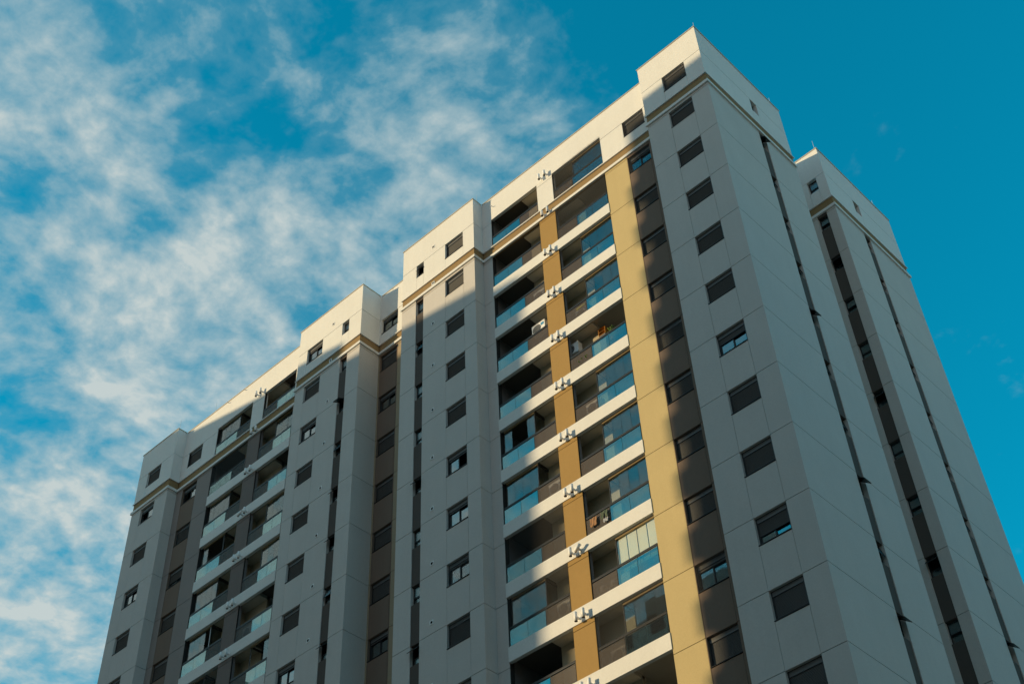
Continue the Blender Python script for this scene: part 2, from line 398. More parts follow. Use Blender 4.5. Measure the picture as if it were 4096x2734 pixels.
# bays of the front: (u0, u1, plane c)
A0, A1 = -3.42, 0.0
B0, B1 = -14.42, -3.42
C0, C1 = -19.55, -14.42
D0, D1 = -22.73, -19.55
E0, E1 = -27.84, -22.73
F0, F1 = -38.97, -27.84
I0, I1 = -42.43, -38.97
CB, CD = 0.64, 1.33

WIN = []      # (x0, x1, c, k, state, net) front room windows
SLOT = []     # narrow windows: (u0,u1, plane kind, ..)

def bay_white(u0, u1, c, cols, u_in, kmax):
    """a bay with white walls: cols = [(w0,w1,kind)] in order"""
    mb = MB('white_stucco', 'joint_sealant'); pl = front_place(mb, c)
    edges = [u0]
    for i in range(len(cols)-1): edges.append((cols[i][1]+cols[i+1][0])/2)
    edges.append(u1)
    for (zl, zh) in ((ZB, LEDGE_B+.10), (BAND_T, ROOF)):
        wm = 'pale_grey_stucco' if zh < 1 else 'white_stucco'
        for i, (w0, w1, kind) in enumerate(cols):
            ks = [k for k in range(0, kmax+1) if zl < jz(k)+.01 < zh]
            if zh < 1: ks = [k for k in range(1, kmax+1)]
            if kind == 's' and zh < 1:
                # a narrow column of brown panels between the windows: leave the strip open here
                zj = sorted({round(ZB,3), round(zh,3)} | {round(jz(k),3) for k in range(0, KMAX+3) if zl+.05 < jz(k) < zh-.05})
                for a, b, nl in ((edges[i], w0, False), (w1, edges[i+1], True)):
                    ea = (i == 0 and a == u0); eb = (i == len(cols)-1 and b == u1)
                    for j in range(len(zj)-1):
                        lo, hi = zj[j], zj[j+1]; gl = 0 if j == 0 else G/2; gh = 0 if j == len(zj)-2 else G/2
                        jl = 0 if (ea or nl) else 0; 
                        pl(a, b, 0, .025, lo+gl, hi-gh, wm)
                        pl(a+(u_in[0] if ea else 0)+(.03 if nl else 0), b-(u_in[1] if eb else 0)-(0 if nl else .03), .025, .26, lo, hi, 'joint_sealant')
                        if nl: pl(a, a+.03, .026, .262, lo, hi, wm)
                        else: pl(b-.03, b, .026, .262, lo, hi, wm)
            else:
                column(mb, pl, edges[i], edges[i+1], w0, w1, ks, kind, zl, zh, wm,
                       (u_in[0] if i == 0 else 0, u_in[1] if i == len(cols)-1 else 0))
    part('wall', mb)
def brown_slot(place_maker, u0, u1, kmax, depth=.035):
    mb = MB('slot_stucco'); pl = place_maker(mb)
    prev = LEDGE_B+.1
    for k in range(1, kmax+1):
        t, b = jz(k)+ST, jz(k)+SB
        if t < prev-.02: pl(u0, u1, depth, .24, t, prev, 'slot_stucco')
        prev = b
    pl(u0, u1, depth, .24, ZB, prev, 'slot_stucco')
    part('brown_panel', mb)

bay_white(A0, A1, 0.0, [(-2.22, -0.92, 'w')], (.03, .03), 12)
bay_white(C0, C1, 0.0, [(-18.54, -18.0, 's'), (-16.45, -15.18, 'w')], (.03, .03), 10)
bay_white(E0, E1, 0.0, [(-27.1, -25.82, 'w'), (-24.25, -23.70, 's')], (.03, .03), 9)
bay_white(I0, I1, 0.0, [(-41.5, -40.18, 'w')], (.03, .03), 8)
brown_slot(lambda mb: front_place(mb, 0.0), -18.54, -18.0, 10)
brown_slot(lambda mb: front_place(mb, 0.0), -24.25, -23.70, 9)

# --- side walls facing +x
def side_wall(X, y0, y1, w0, w1, kmax, zlow=ZB):
    mb = MB('white_stucco', 'joint_sealant'); pl = side_place(mb, X)
    for (zl, zh) in ((zlow, LEDGE_B+.10), (BAND_T, ROOF)):
        wm = 'pale_grey_stucco' if zh < 1 else 'white_stucco'
        if w0 is None or zh < 1:
            zj = sorted({round(zl,3), round(zh,3)} | {round(jz(k),3) for k in range(0, KMAX+3) if zl+.05 < jz(k) < zh-.05})
            segs = [(y0, y1, 0)] if w0 is None else [(y0, w0, 1), (w1, y1, 2)]
            for a, b, s in segs:
                for j in range(len(zj)-1):
                    lo, hi = zj[j], zj[j+1]; gl = 0 if j == 0 else G/2; gh = 0 if j == len(zj)-2 else G/2
                    pl(a, b, 0, .025, lo+gl, hi-gh, wm)
                    pl(a+(.03 if s == 2 else .004), b-(.03 if s == 1 else .004), .025, .26, lo, hi, 'joint_sealant')
                    if s == 1: pl(b-.03, b, .026, .262, lo, hi, wm)
                    if s == 2: pl(a, a+.03, .026, .262, lo, hi, wm)
        else:
            column(mb, pl, y0, y1, w0, w1, [0], 's', zl, zh, wm, (.004, .004))
    part('wall', mb)
SY0, SY1 = 3.80, 4.33
GY0, GY1 = 9.92, 16.6
GW0, GW1 = 12.43, 12.98
side_wall(0.0, .0265, 6.72, SY0, SY1, KMAX)
side_wall(0.0, GY0+.0265, GY1, GW0, GW1, KMAX)
brown_slot(lambda mb: side_place(mb, 0.0), SY0, SY1, KMAX)
brown_slot(lambda mb: side_place(mb, 0.0), GW0, GW1, KMAX)
for X, y0, y1 in ((C1, .0265, CB-.002), (E1, .0265, CD-.002), (I1, .0265, CB-.002)):
    side_wall(X, y0, y1, None, None, KMAX)
RX = -1.95                                   # recess between the two wings of the side
side_wall(RX, 6.75, GY0-.03, None, None, KMAX)

# --- rear wing front wall in the recess
def rear_front():
    mb = MB('white_stucco', 'joint_sealant')
    pl = lambda u0, u1, d0, d1, z0, z1, m: mb.box(u0, u1, GY0+d0, GY0+d1, z0, z1, m)
    u0, u1, w0, w1 = RX, 0.0, -1.04, -.50
    column(mb, pl, u0, u1, w0, w1, [0], 's', BAND_T, ROOF, 'white_stucco', (.03, .03))
    zj = sorted({ZB, .30} | {round(jz(k),3) for k in range(0, KMAX+3) if ZB+.05 < jz(k) < .25})
    for a, b, s in ((u0, w0, 1), (w1, u1, 2)):
        for j in range(len(zj)-1):
            lo, hi = zj[j], zj[j+1]; gl = 0 if j == 0 else G/2; gh = 0 if j == len(zj)-2 else G/2
            pl(a, b, 0, .025, lo+gl, hi-gh, 'pale_grey_stucco')
            pl(a+.03, b-.03, .025, .26, lo, hi, 'joint_sealant')
            if s == 1: pl(b-.03, b, .026, .262, lo, hi, 'pale_grey_stucco')
            else: pl(a, a+.03, .026, .262, lo, hi, 'pale_grey_stucco')
    part('wall', mb)
    brown_slot(lambda mb: (lambda a, b, d0, d1, z0, z1, m: mb.box(a, b, GY0+d0, GY0+d1, z0, z1, m)), w0, w1, KMAX)
rear_front()

# --- back and far sides, roof (never seen from the street side)
mb = MB('white_stucco'); mb.fbox(A0, A0+.26, .27, CB-.002, ZB, ROOF); mb.fbox(C0, C0+.26, .27, CD-.002, ZB, ROOF)
mb.fbox(E0, E0+.26, .27, CB-.002, ZB, ROOF); mb.box(I0, I0+.26, -.2, GY1+.4, ZB, ROOF)
mb.box(RX, -.28, 6.46, 6.72, 1.0, ROOF)        # back of the front wing
mb.box(I0+.27, -.28, GY1-.26, GY1, ZB, ROOF)
part('wall', mb)
mb = MB('pale_grey_stucco'); mb.box(RX, -.28, 6.46, 6.72, ZB, .99); part('wall', mb)
mb = MB('concrete')
mb.box(I0+.3, RX-.3, 1.7, GY1-.3, 3.9, 4.1); mb.box(RX-.3, -.3, .4, 6.4, 3.9, 4.1)
for a, b, c in ((A0, RX-.35, 0), (B0, B1, CB), (C0, C1, 0), (D0, D1, CD), (E0, E1, 0), (F0, F1, CB), (I0, I1, 0)): mb.fbox(a+.02, b-.02, c+.27, 2.3, 3.62, 3.78)
mb.box(-1.6, -1.5, 1, 1.1, 3.9, 4.1); mb.box(RX-.3, -.3, GY0+.3, GY1-.3, 3.9, 4.1)
part('roof', mb)

# --- dark rooms behind the windows
mb = MB('dark_interior')
for a, b, c in ((A0, A1, 0), (C0, C1, 0), (E0, E1, 0), (I0, I1, 0), (-6.5, A0, CB), (D0, D1, CD), (F0, -35.75, CB)):
    mb.fbox(a+.31, b-.31, c+.55, c+.9, ZB, 3.85)
mb.box(-.9, -.6, 3.0, 5.2, ZB, 3.85); mb.box(-.9, -.6, 11.6, 13.8, ZB, 3.85); mb.box(-1.6, -.3, GY0+.6, GY0+.8, ZB, 3.85)
part('inner_wall', mb)

# ------------------------------------------------------------------ recessed bays with balconies
def panel_strip(name, u0, u1, c, m, zs, d=.025, back=.26):
    mb = MB(m, 'joint_sealant'); pl = front_place(mb, c)
    for j in range(len(zs)-1):
        gl = 0 if j == 0 else G/2; gh = 0 if j == len(zs)-2 else G/2
        pl(u0, u1, 0, d, zs[j]+gl, zs[j+1]-gh, m)
        pl(u0, u1, d, back, zs[j], zs[j+1], 'joint_sealant')
    part(name, mb)
JZ = [jz(k) for k in range(KMAX+2, 0, -1)]
LOW = [ZB] + JZ + [.30]

def window_strip(name, u0, u1, w0, w1, c, m, ks, zlow, zhigh):
    mb = MB(m, 'joint_sealant'); column(mb, front_place(mb, c), u0, u1, w0, w1, ks, 'w', zlow, zhigh, m)
    part(name, mb)

def slab_z(k): return .86-H*k                  # top of the white slab edge k
SLAB_H = .645
def recessed_bay(order, kslab):
    """order: dict of x ranges"""
    o = order
    # lower walls
    panel_strip('wall', *o['strip'], CB, 'pale_grey_stucco', LOW)
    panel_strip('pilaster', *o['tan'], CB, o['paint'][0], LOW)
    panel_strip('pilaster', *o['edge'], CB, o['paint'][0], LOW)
    window_strip('brown_panel', o['win'][0], o['win'][1], o['win'][2], o['win'][3], CB, 'brown_stucco', range(1, KMAX+1), ZB, .30)
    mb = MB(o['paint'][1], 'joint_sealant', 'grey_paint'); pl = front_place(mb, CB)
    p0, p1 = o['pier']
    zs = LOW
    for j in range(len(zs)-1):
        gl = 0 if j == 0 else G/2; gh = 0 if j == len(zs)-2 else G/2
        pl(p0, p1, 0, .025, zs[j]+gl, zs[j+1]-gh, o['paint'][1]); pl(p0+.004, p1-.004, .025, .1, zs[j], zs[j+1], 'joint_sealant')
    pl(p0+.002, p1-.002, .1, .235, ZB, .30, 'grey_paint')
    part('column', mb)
    # upper floor wall, white, with two balcony openings and a window
    mb = MB('white_stucco', 'joint_sealant'); pl = front_place(mb, CB)
    u0, u1 = o['u']
    xs = sorted([u0, u1, o['balL'][0], o['balL'][1], o['balR'][0], o['balR'][1], o['win'][2], o['win'][3]])
    zt, zb_ = 3.10, BAND_T
    for i in range(len(xs)-1):
        a, b = xs[i], xs[i+1]; mid = (a+b)/2
        inb = any(q[0] < mid < q[1] for q in (o['balL'], o['balR'])); inw = o['win'][2] < mid < o['win'][3]
        if inb: rows = [(zt, ROOF)]
        elif inw: rows = [(BAND_T, jz(0)+WB), (jz(0), ROOF)]
        else: rows = [(BAND_T, jz(0)), (jz(0), ROOF)]
        for lo, hi in rows:
            gl = G/2 if (not inb and not inw and lo > 2) or (inw and lo > 2) else 0
            gh = G/2 if (not inb and not inw and hi < 3) else 0
            if inw and lo > 2: gl = 0
            pl(a, b, 0, .025, lo+gl, hi-gh, 'white_stucco')
            pl(a, b, .025, .16 if not inw else .26, lo, hi, 'white_stucco' if (inb or inw) else 'joint_sealant')
    for xe in (o['balL'][0], o['balR'][1], o['balL'][1], o['balR'][0]):
        pass
    # grey painted core behind the pier on the top floor
    pl(p0+.002, p1-.002, .161, .235, BAND_T, 3.4, 'white_stucco')
    part('wall', mb)
    # slab edges, one continuous white beam across both balconies per floor
    s0, s1 = o['slab']
    for k in range(1, kslab+1):
        mb = MB('white_stucco'); mb.fbox(s0, s1, CB-.035, CB+.13, slab_z(k)-SLAB_H, slab_z(k)); part('slab_edge', mb)
    # floors / ceilings / inside walls of the balcony recess
    mb = MB('ceiling_paint', 'ceiling_shaded', 'ceiling_mid')
    a, b = s0-.10, s1+.10
    for k in range(0, kslab+2):
        t = slab_z(k)
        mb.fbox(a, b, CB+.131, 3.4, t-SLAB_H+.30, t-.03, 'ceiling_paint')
    mb.fbox(a, b, CB+.165, 3.4, 3.40, 3.60, 'ceiling_paint')
    for q, util in ((o['balL'], o['utilL']), (o['balR'], o['utilR'])):
        for k in range(-1, kslab+1):
            t = (slab_z(k)-SLAB_H) if k >= 0 else 3.10
            # lowered service ceiling over the utility side
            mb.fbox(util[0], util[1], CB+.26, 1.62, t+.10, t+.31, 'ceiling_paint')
            dark = q is o['balL'] or o is not oB  # these living side ceilings get the colour with shade painted in
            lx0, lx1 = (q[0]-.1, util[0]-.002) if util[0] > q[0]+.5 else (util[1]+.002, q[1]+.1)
            mb.fbox(lx0, lx1, CB+.20, 3.28, t+(.285 if dark else .22), t+.31, 'ceiling_shaded' if dark else 'ceiling_mid')
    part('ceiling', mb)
    mb = MB('grey_paint', 'dark_interior', 'beige_paint')
    L0, L1 = o['balL']; R0, R1 = o['balR']; pa, pb = o['utilL'][1], o['utilR'][0]
    for util in (o['utilL'], o['utilR']):
        mb.fbox(util[0], util[1], 1.41, 1.56, ZB, 3.39, 'beige_paint')                # back wall of the service corner
    mb.fbox(pa+.001, pb-.001, CB+.24, 3.29, ZB, 3.388, 'beige_paint')                 # party wall between the two flats
    mb.fbox(L0-.30, L0-.12, CB+.27, 3.29, ZB, 3.387, 'grey_paint')
    mb.fbox(R1+.12, R1+.30, CB+.27, 3.29, ZB, 3.387, 'grey_paint')
    mb.fbox(L0-.3, R1+.3, 3.3, 3.45, ZB, 3.39, 'dark_interior')
    part('inner_wall', mb)

oB = dict(u=(B0, B1), strip=(B0, -13.82), balL=(-13.80, -10.68), pier=(-10.68, -9.67), balR=(-9.67, -6.55), tan=(-6.53, -5.21),
          win=(-5.20, -3.81, -5.18, -3.91), edge=(-3.80, -3.42), slab=(-13.83, -6.535), utilL=(-11.93, -10.25), utilR=(-10.10, -8.46), paint=('tan_stucco', 'ochre_stucco'))
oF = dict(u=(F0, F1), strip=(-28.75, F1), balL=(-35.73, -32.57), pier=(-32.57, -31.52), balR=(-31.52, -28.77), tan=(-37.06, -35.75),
          win=(-38.40, -37.075, -38.38, -37.08), edge=(F0, -38.41), slab=(-35.74, -28.755), utilL=(-33.78, -32.13), utilR=(-31.97, -30.28), paint=('tan_shaded_stucco', 'ochre_shaded_stucco'))
# in the mirrored bay the wall strips lie the other way round
recessed_bay(oB, 10)
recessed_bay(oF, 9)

# --- recess D between the two inner wings
def bay_d():
    w0, w1 = -22.60, -21.34
    window_strip('brown_panel', w0-.02, -21.295, w0, w1, CD, 'brown_stucco', range(1, 10), ZB, .30)
    panel_strip('pilaster', D0, w0-.03, CD, 'strip_stucco', LOW)
    panel_strip('pilaster', -21.28, -21.0, CD, 'strip_stucco', LOW)
    panel_strip('pilaster', -20.97, D1, CD, 'strip_stucco', LOW)
    mb = MB('white_stucco', 'joint_sealant'); column(mb, front_place(mb, CD), D0, -21.0, w0, w1, [0], 'w', BAND_T, ROOF, 'white_stucco')
    front_place(mb, CD)(-20.97, D1, 0, .26, BAND_T, ROOF, 'white_stucco'); front_place(mb, CD)(-21.0, -20.97, .03, .26, BAND_T, ROOF, 'joint_sealant')
    part('wall', mb)
bay_d()

# --- band and ledge wrapping the front and the sides; coping on the parapet
def band_runs():
    yield ('f', A0, A1, 0.0); yield ('f', C0, C1, 0.0); yield ('f', E0, E1, 0.0); yield ('f', I0, I1, 0.0)
    yield ('f', B0, B1, CB); yield ('f', F0, F1, CB); yield ('f', D0, D1, CD)
PROJ = .075
def trim():
    band = MB('band_stucco', 'joint_sealant'); ledge = MB('white_stucco'); lip = MB('white_stucco'); cop = MB('coping_metal')
    front = [(A0, A1, 0.0), (B0, B1, CB), (C0, C1, 0.0), (D0, D1, CD), (E0, E1, 0.0), (F0, F1, CB), (I0, I1, 0.0)]
    for i, (a, b, c) in enumerate(front):
        proud = (c == 0.0)
        # projecting bays carry the moulding round both corners, recessed ones run between them
        xa, xb = (a-PROJ, b+PROJ) if proud else (a+PROJ+.001, b-PROJ-.001)
        band.fbox(a+.02 if proud else a, b-.02 if proud else b, c+.012, c+.24, LEDGE_T-.02, BAND_T+.02)
        # moulding profile: sloped top, flat face, underside
        k = lambda x, cc, z: (x, cc+SH*x, z)
        for mbx, z0, z1, pr, sl in ((ledge, LEDGE_B, LEDGE_T, PROJ, .06), (lip, BAND_T-.055, BAND_T+.10, .055, .095)):
            d = PROJ-pr
            x0, x1 = (a-pr, b+pr) if proud else (a+pr+.001, b-pr-.001)
            i0, i1 = (a, b)
            mbx.hexa([k(x0, c-pr, z0), k(x1, c-pr, z0), k(i1 if proud else x1, c+.02, z0), k(i0 if proud else x0, c+.02, z0),
                      k(x0, c-pr, z1-sl), k(x1, c-pr, z1-sl), k(i1 if proud else x1, c+.02, z1), k(i0 if proud else x0, c+.02, z1)])
        cx0, cx1 = (a-.035, b+.035) if proud else (a+.036, b-.036)
        cop.fbox(cx0, cx1, c-.035, c+.32, ROOF, ROOF+.045)
        if not proud: pass
    sides = [(0.0, 0.0, 6.72), (0.0, GY0, GY1), (C1, 0.0, CB), (E1, 0.0, CD), (I1, 0.0, CB), (RX, 6.72, GY0)]
    for X, y0, y1 in sides:
        s = SH*X
        inner = X in (C1, E1, I1)
        band.box(X-.24, X-.012, y0+s+.02, y1+s-(0 if inner else .02), LEDGE_T-.02, BAND_T+.02)
        for mbx, z0, z1, pr, sl in ((ledge, LEDGE_B, LEDGE_T, PROJ, .06), (lip, BAND_T-.055, BAND_T+.10, .055, .095)):
            ya, yb = y0+s-pr, y1+s+(pr if not inner and X == 0.0 else -pr)
            if X == RX: ya, yb = y0+.1, y1-.1
            yi0, yi1 = y0+s, (y1+s if not inner and X == 0.0 else yb)
            mbx.hexa([(X-.02, yi0, z0), (X+pr, ya, z0), (X+pr, yb, z0), (X-.02, yi1, z0),
                      (X-.02, yi0, z1), (X+pr, ya, z1-sl), (X+pr, yb, z1-sl), (X-.02, yi1, z1)])
        cop.box(X-.32, X+.035, y0+s+.29 if not X == RX else y0, y1+s+(.035 if X == 0.0 else -.04), ROOF+.001, ROOF+.046)
    # rear wing front in the recess
    band.box(RX, -.02, GY0+.012, GY0+.24, LEDGE_T-.02, BAND_T+.02)
    for mbx, z0, z1, pr, sl in ((ledge, LEDGE_B, LEDGE_T, PROJ, .06), (lip, BAND_T-.055, BAND_T+.10, .055, .095)):
        mbx.hexa([(RX+pr+.001, GY0-pr, z0), (pr, GY0-pr, z0), (0, GY0+.02, z0), (RX+pr+.001, GY0+.02, z0),
                  (RX+pr+.001, GY0-pr, z1-sl), (pr, GY0-pr, z1-sl), (0, GY0+.02, z1), (RX+pr+.001, GY0+.02, z1)])
    cop.box(RX, .035, GY0-.035, GY0+.289, ROOF+.002, ROOF+.047)
    part('band', band); part('ledge', ledge); part('moulding', lip); part('coping', cop)
trim()

# ------------------------------------------------------------------ windows
WW, WH = 1.27, 1.12
def win_frame(w, h, mull=True):
    mb = MB('dark_frame'); f = .05
    mb.box(0, w, 0, .09, 0, f); mb.box(0, w, 0, .09, h-.03, h); mb.box(0, f, .001, .089, f, h-.03); mb.box(w-f, w, .001, .089, f, h-.03)
    mb.box(-.01, w+.01, -.135, .0, -.012, .006)           # metal sill
    return mb
def shutter_mesh(w, h, frac):
    """roller box at the head and a curtain of slats covering frac of the opening"""
    mb = MB('shutter_alu', 'dark_frame'); box_h = .19
    mb.box(.05, w-.05, .004, .085, h-box_h, h-.032, 'shutter_alu')
    mb.box(.05, w-.05, .0, .02, h-box_h-.022, h-box_h-.002, 'dark_frame')
    zt = h-box_h-.024; zbm = .05+(zt-.05)*(1-frac); n = max(1, int((zt-zbm)/.045)); s = (zt-zbm)/n
    for i in range(n):
        z1 = zt-i*s; z0 = z1-s
        mb.quad((.052, .030, z0), (w-.052, .030, z0), (w-.052, .016, z0+s*.35), (.052, .016, z0+s*.35), 'shutter_alu')
        mb.quad((.052, .016, z0+s*.35), (w-.052, .016, z0+s*.35), (w-.052, .034, z1-.004), (.052, .034, z1-.004), 'shutter_alu')
        mb.quad((.052, .034, z1-.004), (w-.052, .034, z1-.004), (w-.052, .030, z1), (.052, .030, z1), 'dark_frame')
    mb.box(.052, w-.052, .014, .04, zbm-.02, zbm, 'dark_frame')
    return mb.mesh('roller_shutter')
def sash_mesh(w, h):
    mb = MB('dark_frame', 'window_glass'); f = .045
    mb.box(0, w, 0, .03, 0, f); mb.box(0, w, 0, .03, h-f, h); mb.box(0, f, .001, .029, f, h-f); mb.box(w-f, w, .001, .029, f, h-f)
    mb.box(f, w-f, .012, .018, f, h-f, 'window_glass'); return mb.mesh('window_sash')
FRAME_ME = win_frame(WW, WH).mesh('window')
SHUT = {k: shutter_mesh(WW, WH, v) for k, v in dict(closed=1.0, open=.08, quarter=.30, half=.58, most=.86).items()}
SASH = sash_mesh(.60, WH-.24)
SASHL = sash_mesh(.60, WH-.24)
mbi = MB('dark_interior'); mbi.box(-.12, WW+.12, .30, .33, -.12, WH+.1); 
def net_plane(w, h):
    m = MB('net_cord'); m.box(0, w, 0, .004, 0, h); return m.mesh('safety_net')
NETW = net_plane(WW, WH)
def room_window(x, c, k, state, net=False):
    z = jz(k)-WH+0.0
    if k == 1: z = jz(1)-.04-WH
    W = add('window', FRAME_ME, bld, (x-BX, c+.115+SH*x-BY, z-GZ))
    sh = {'closed': 'closed', 'open': 'open', 'gapR': 'open', 'gapL': 'open', 'quarter': 'quarter', 'half': 'half', 'most': 'most', 'dark': 'open'}[state]
    add('roller_shutter', SHUT[sh], W)
    if state != 'closed':
        if state != 'gapL': add('window_sash', SASH, W, (.05, .045, .05))
        if state != 'gapR': add('window_sash', SASH, W, (WW-.65, .08 if state != 'gapL' else .045, .05))
    if net: add('safety_net', NETW, W, (0, -.09, 0))
    return W
COLS = [(-2.22, 0.0, 'c c c c c c quarter c c half c c c', '1 0 0 0 0 0 0 0 0 0 0 0 0'),
        (-5.18, CB, 'c open c c c c c c c dark c', '1 1 0 0 0 1 0 0 0 1 0'),
        (-16.45, 0.0, 'c c c c c gapR open open c half c', '0 0 0 0 0 0 0 1 1 0 0'),
        (-22.60, CD, 'open c open c c most c open c', ''),
        (-27.09, 0.0, 'open c open c c most c open c', ''),
        (-38.37, CB, 'c gapL c half c most c c', '0 0 1 0 0 0 0 0'),
        (-41.48, 0.0, 'c gapL c open c c c c', '')]
for x, c, st, nets in COLS:
    nn = nets.split()
    for k, s in enumerate(st.split()):
        room_window(x, c, k, 'closed' if s == 'c' else s, k < len(nn) and nn[k] == '1')

# narrow bathroom windows: fixed lower light and a top hung sash
def slot_frame(w, h):
    mb = MB('dark_frame', 'frosted_glass', 'white_metal'); f = .035
    mb.box(0, w, 0, .07, 0, f); mb.box(0, w, 0, .07, h-f, h); mb.box(0, f, .001, .069, f, h-f); mb.box(w-f, w, .001, .069, f, h-f)
    mb.box(f, w-f, .002, .068, h*.36, h*.36+.035); mb.box(f, w-f, .03, .036, f, h*.36, 'frosted_glass')
    mb.box(-.005, w+.005, -.10, 0, -.012, .008, 'dark_frame')
    return mb.mesh('bathroom_window')
def hung_sash(w, h):
    mb = MB('dark_frame', 'frosted_glass'); f = .03
    mb.box(0, w, -.012, .012, -f, 0); mb.box(0, w, -.012, .012, -h, -h+f); mb.box(0, f, -.011, .011, -h+f, -f); mb.box(w-f, w, -.011, .011, -h+f, -f)
    mb.box(f, w-f, -.003, .003, -h+f, -f, 'frosted_glass'); return mb.mesh('hung_sash')
SW, SHt = .53, .92
SLOTF = slot_frame(SW, SHt); HUNG = hung_sash(SW-.08, SHt*.56)
def slot_window(loc, rotz, k, tilt, d=.16):
    W = add('bathroom_window', SLOTF, bld, (loc[0]-BX, loc[1]-BY, loc[2]-GZ), (0, 0, rotz))
    add('hung_sash', HUNG, W, (.04, -.005, SHt-.04), (-tilt, 0, 0))
TC = [.5, 0, .25, 0, 0, .75, 0, 0, .75, .1, 0]
TE = [0, 0, 1.1, .35, .7, .75, .3, .8, .4, .2]
TS = [0, .85, .2, .2, .25, .8, .15, .2, .9, .3, .9, .3, .2]
TG = [0, .2, .3, .2, .2, .2, .3, .2, .2, .9, .6, .3, .2]
TR = [0, .1, .7, .1, .0, .6, 0, .1, .8, .1, 0, 0, 0]
for k in range(0, 11): slot_window((-18.535, .16+SH*-18.5, jz(k)+ST-SHt), 0, k, TC[k])
for k in range(0, 10): slot_window((-24.24, .16+SH*-24.2, jz(k)+ST-SHt), 0, k, TE[k])
for k in range(0, 13): slot_window((-.18, SY0, jz(k)+ST-SHt), math.pi/2, k, TS[k])
for k in range(0, 13): slot_window((-.18, GW0+.01, jz(k)+ST-SHt), math.pi/2, k, TG[k])
for k in range(0, 13): slot_window((-1.035, GY0+.17, jz(k)+ST-SHt), 0, k, TR[k])

# ------------------------------------------------------------------ balconies: railings, glass, screens, enclosures
def tilt(k=.005): return (random.uniform(-k, k)*.4, 0, random.uniform(-k, k))
def railing(x0, x1, split, screen_side, zf, c=CB+.045, net=False):
    """screen_side: 'R' = screen from split to x1, glass from x0 to split (or 'L')"""
    X, Y = (x0+x1)/2, c+SH*(x0+x1)/2
    base = (X-BX, Y-BY, zf-GZ)
    mb = MB('rail_metal', 'dark_frame')
    a, b = x0-X, x1-X
    mb.box(a, b, -.03, .03, .855, .89, 'rail_metal')
    mb.box(a, b, -.024, .024, .80, .854, 'dark_frame')
    mb.box(a, b, -.012, .012, .742, .76, 'rail_metal')
    mb.box(a, b, -.02, .02, .0, .03, 'dark_frame')
    glass_rng = (a, split-X) if screen_side == 'R' else (split-X, b)
    scr_rng = (split-X, b) if screen_side == 'R' else (a, split-X)
    gm = (glass_rng[0]+glass_rng[1])/2
    for x in (a+.02, split-X, gm, b-.02):
        mb.box(x-.018, x+.018, -.016, .034, .03, .80, 'dark_frame')
    R_ = add('railing', mb, bld, base)
    for q0, q1 in ((glass_rng[0]+.03, gm-.008), (gm+.008, glass_rng[1]-.01)):
        g = MB('rail_glass'); g.box(q0, q1, -.030, -.022, .012, .742); add('glass_panel', g, R_, (0, 0, 0), tilt())
    s = MB('screen_mesh', 'rail_metal'); s.box(scr_rng[0]+.012, scr_rng[1]-.012, -.028, -.022, .012, .742, 'screen_mesh'); add('screen_panel', s, R_)
    if net:
        n = MB('net_cord'); n.box(a, b, -.060, -.056, -.02, 2.26); add('safety_net', n, R_)
    return R_
def enclosure(x0, x1, zf, zt, ret_x, panes=4, open_panes=(), blinds=False, c=CB+.15, post=None):
    X = (x0+x1)/2; Y = c+SH*X; base = (X-BX, Y-BY, zf-GZ); h = zt-zf; a, b = x0-X, x1-X
    mb = MB('bronze_track', 'dark_frame')
    mb.box(a, b, -.03, .03, h-.10, h-.002, 'bronze_track'); mb.box(a, b, -.03, .03, .80, .84, 'dark_frame')
    r = ret_x-X; side = 1 if r > 0 else -1
    mb.box(r-.02, r+.02, .031, .68, h-.10, h-.003, 'dark_frame'); mb.box(r-.02, r+.02, .031, .68, .0, .04, 'dark_frame')
    mb.box(r-.018, r+.018, -.02, .02, .0, h-.101, 'dark_frame')
    if post: mb.box(post-X-.015, post-X+.015, -.02, .02, .9, h-.101, 'white_metal')
    E_ = add('balcony_enclosure', mb, bld, base)
    w = (b-a)/panes
    for i in range(panes):
        if i in open_panes: continue
        g = MB('enclosure_glass'); g.box(-w/2+.006, w/2-.006, -.005, .004, .842, h-.102); add('glass_pane', g, E_, (a+(i+.5)*w, 0, 0), tilt(.010))
    g = MB('enclosure_glass'); g.box(a+.006, b-.006, -.005, .004, .03, .795); add('glass_pane', g, E_)
    g = MB('enclosure_glass'); g.box(r-.004, r+.004, .04, .36, .05, h-.105); g.box(r-.004, r+.004, .37, .67, .05, h-.105); add('glass_pane', g, E_)
    if blinds:
        n = MB('blind_fabric')
        for i in range(panes):
            n.box(a+i*w+.02, a+(i+1)*w-.02, .05, .056, .60, h-.12)
            q = h-.14
            while q > .7:
                n.box(a+i*w+.021, a+(i+1)*w-.021, .057, .062, q-.07, q); q -= .15
        add('roller_blind', n, E_)
    return E_
def floor_z(o): return slab_z(o+1) if o >= 0 else slab_z(0)      # opening o lies on slab o+1; o = -1 is the top floor
def top_z(o): return slab_z(o)-SLAB_H if o >= 0 else 3.10
TOPF = .99-.86
for o in range(-1, 10):
    zf = floor_z(o) + (0.0 if o >= 0 else .04)
    railing(-13.79, -10.69, -11.92, 'R', zf, net=o in (6, 7))
    railing(-9.66, -6.56, -8.46, 'L', zf, net=o in (-1, 0, 8))
    if o < 8 or True:
        if o <= 8:
            railing(-35.72, -32.58, -33.77, 'R', zf, net=o in (0, 5))
            railing(-31.51, -28.78, -30.28, 'L', zf, net=False)
for o in (-1, 1, 2, 4, 5, 6, 7, 8):           # sunlit bay, columns right of the ochre pier
    enclosure(-8.46, -6.56, floor_z(o), top_z(o), -8.46, 4, blinds=(o == 7))
for o, op in ((4, (1, 2)), (5, ()), (7, ())):
    enclosure(-13.70, -11.92, floor_z(o), top_z(o), -11.92, 4, op)
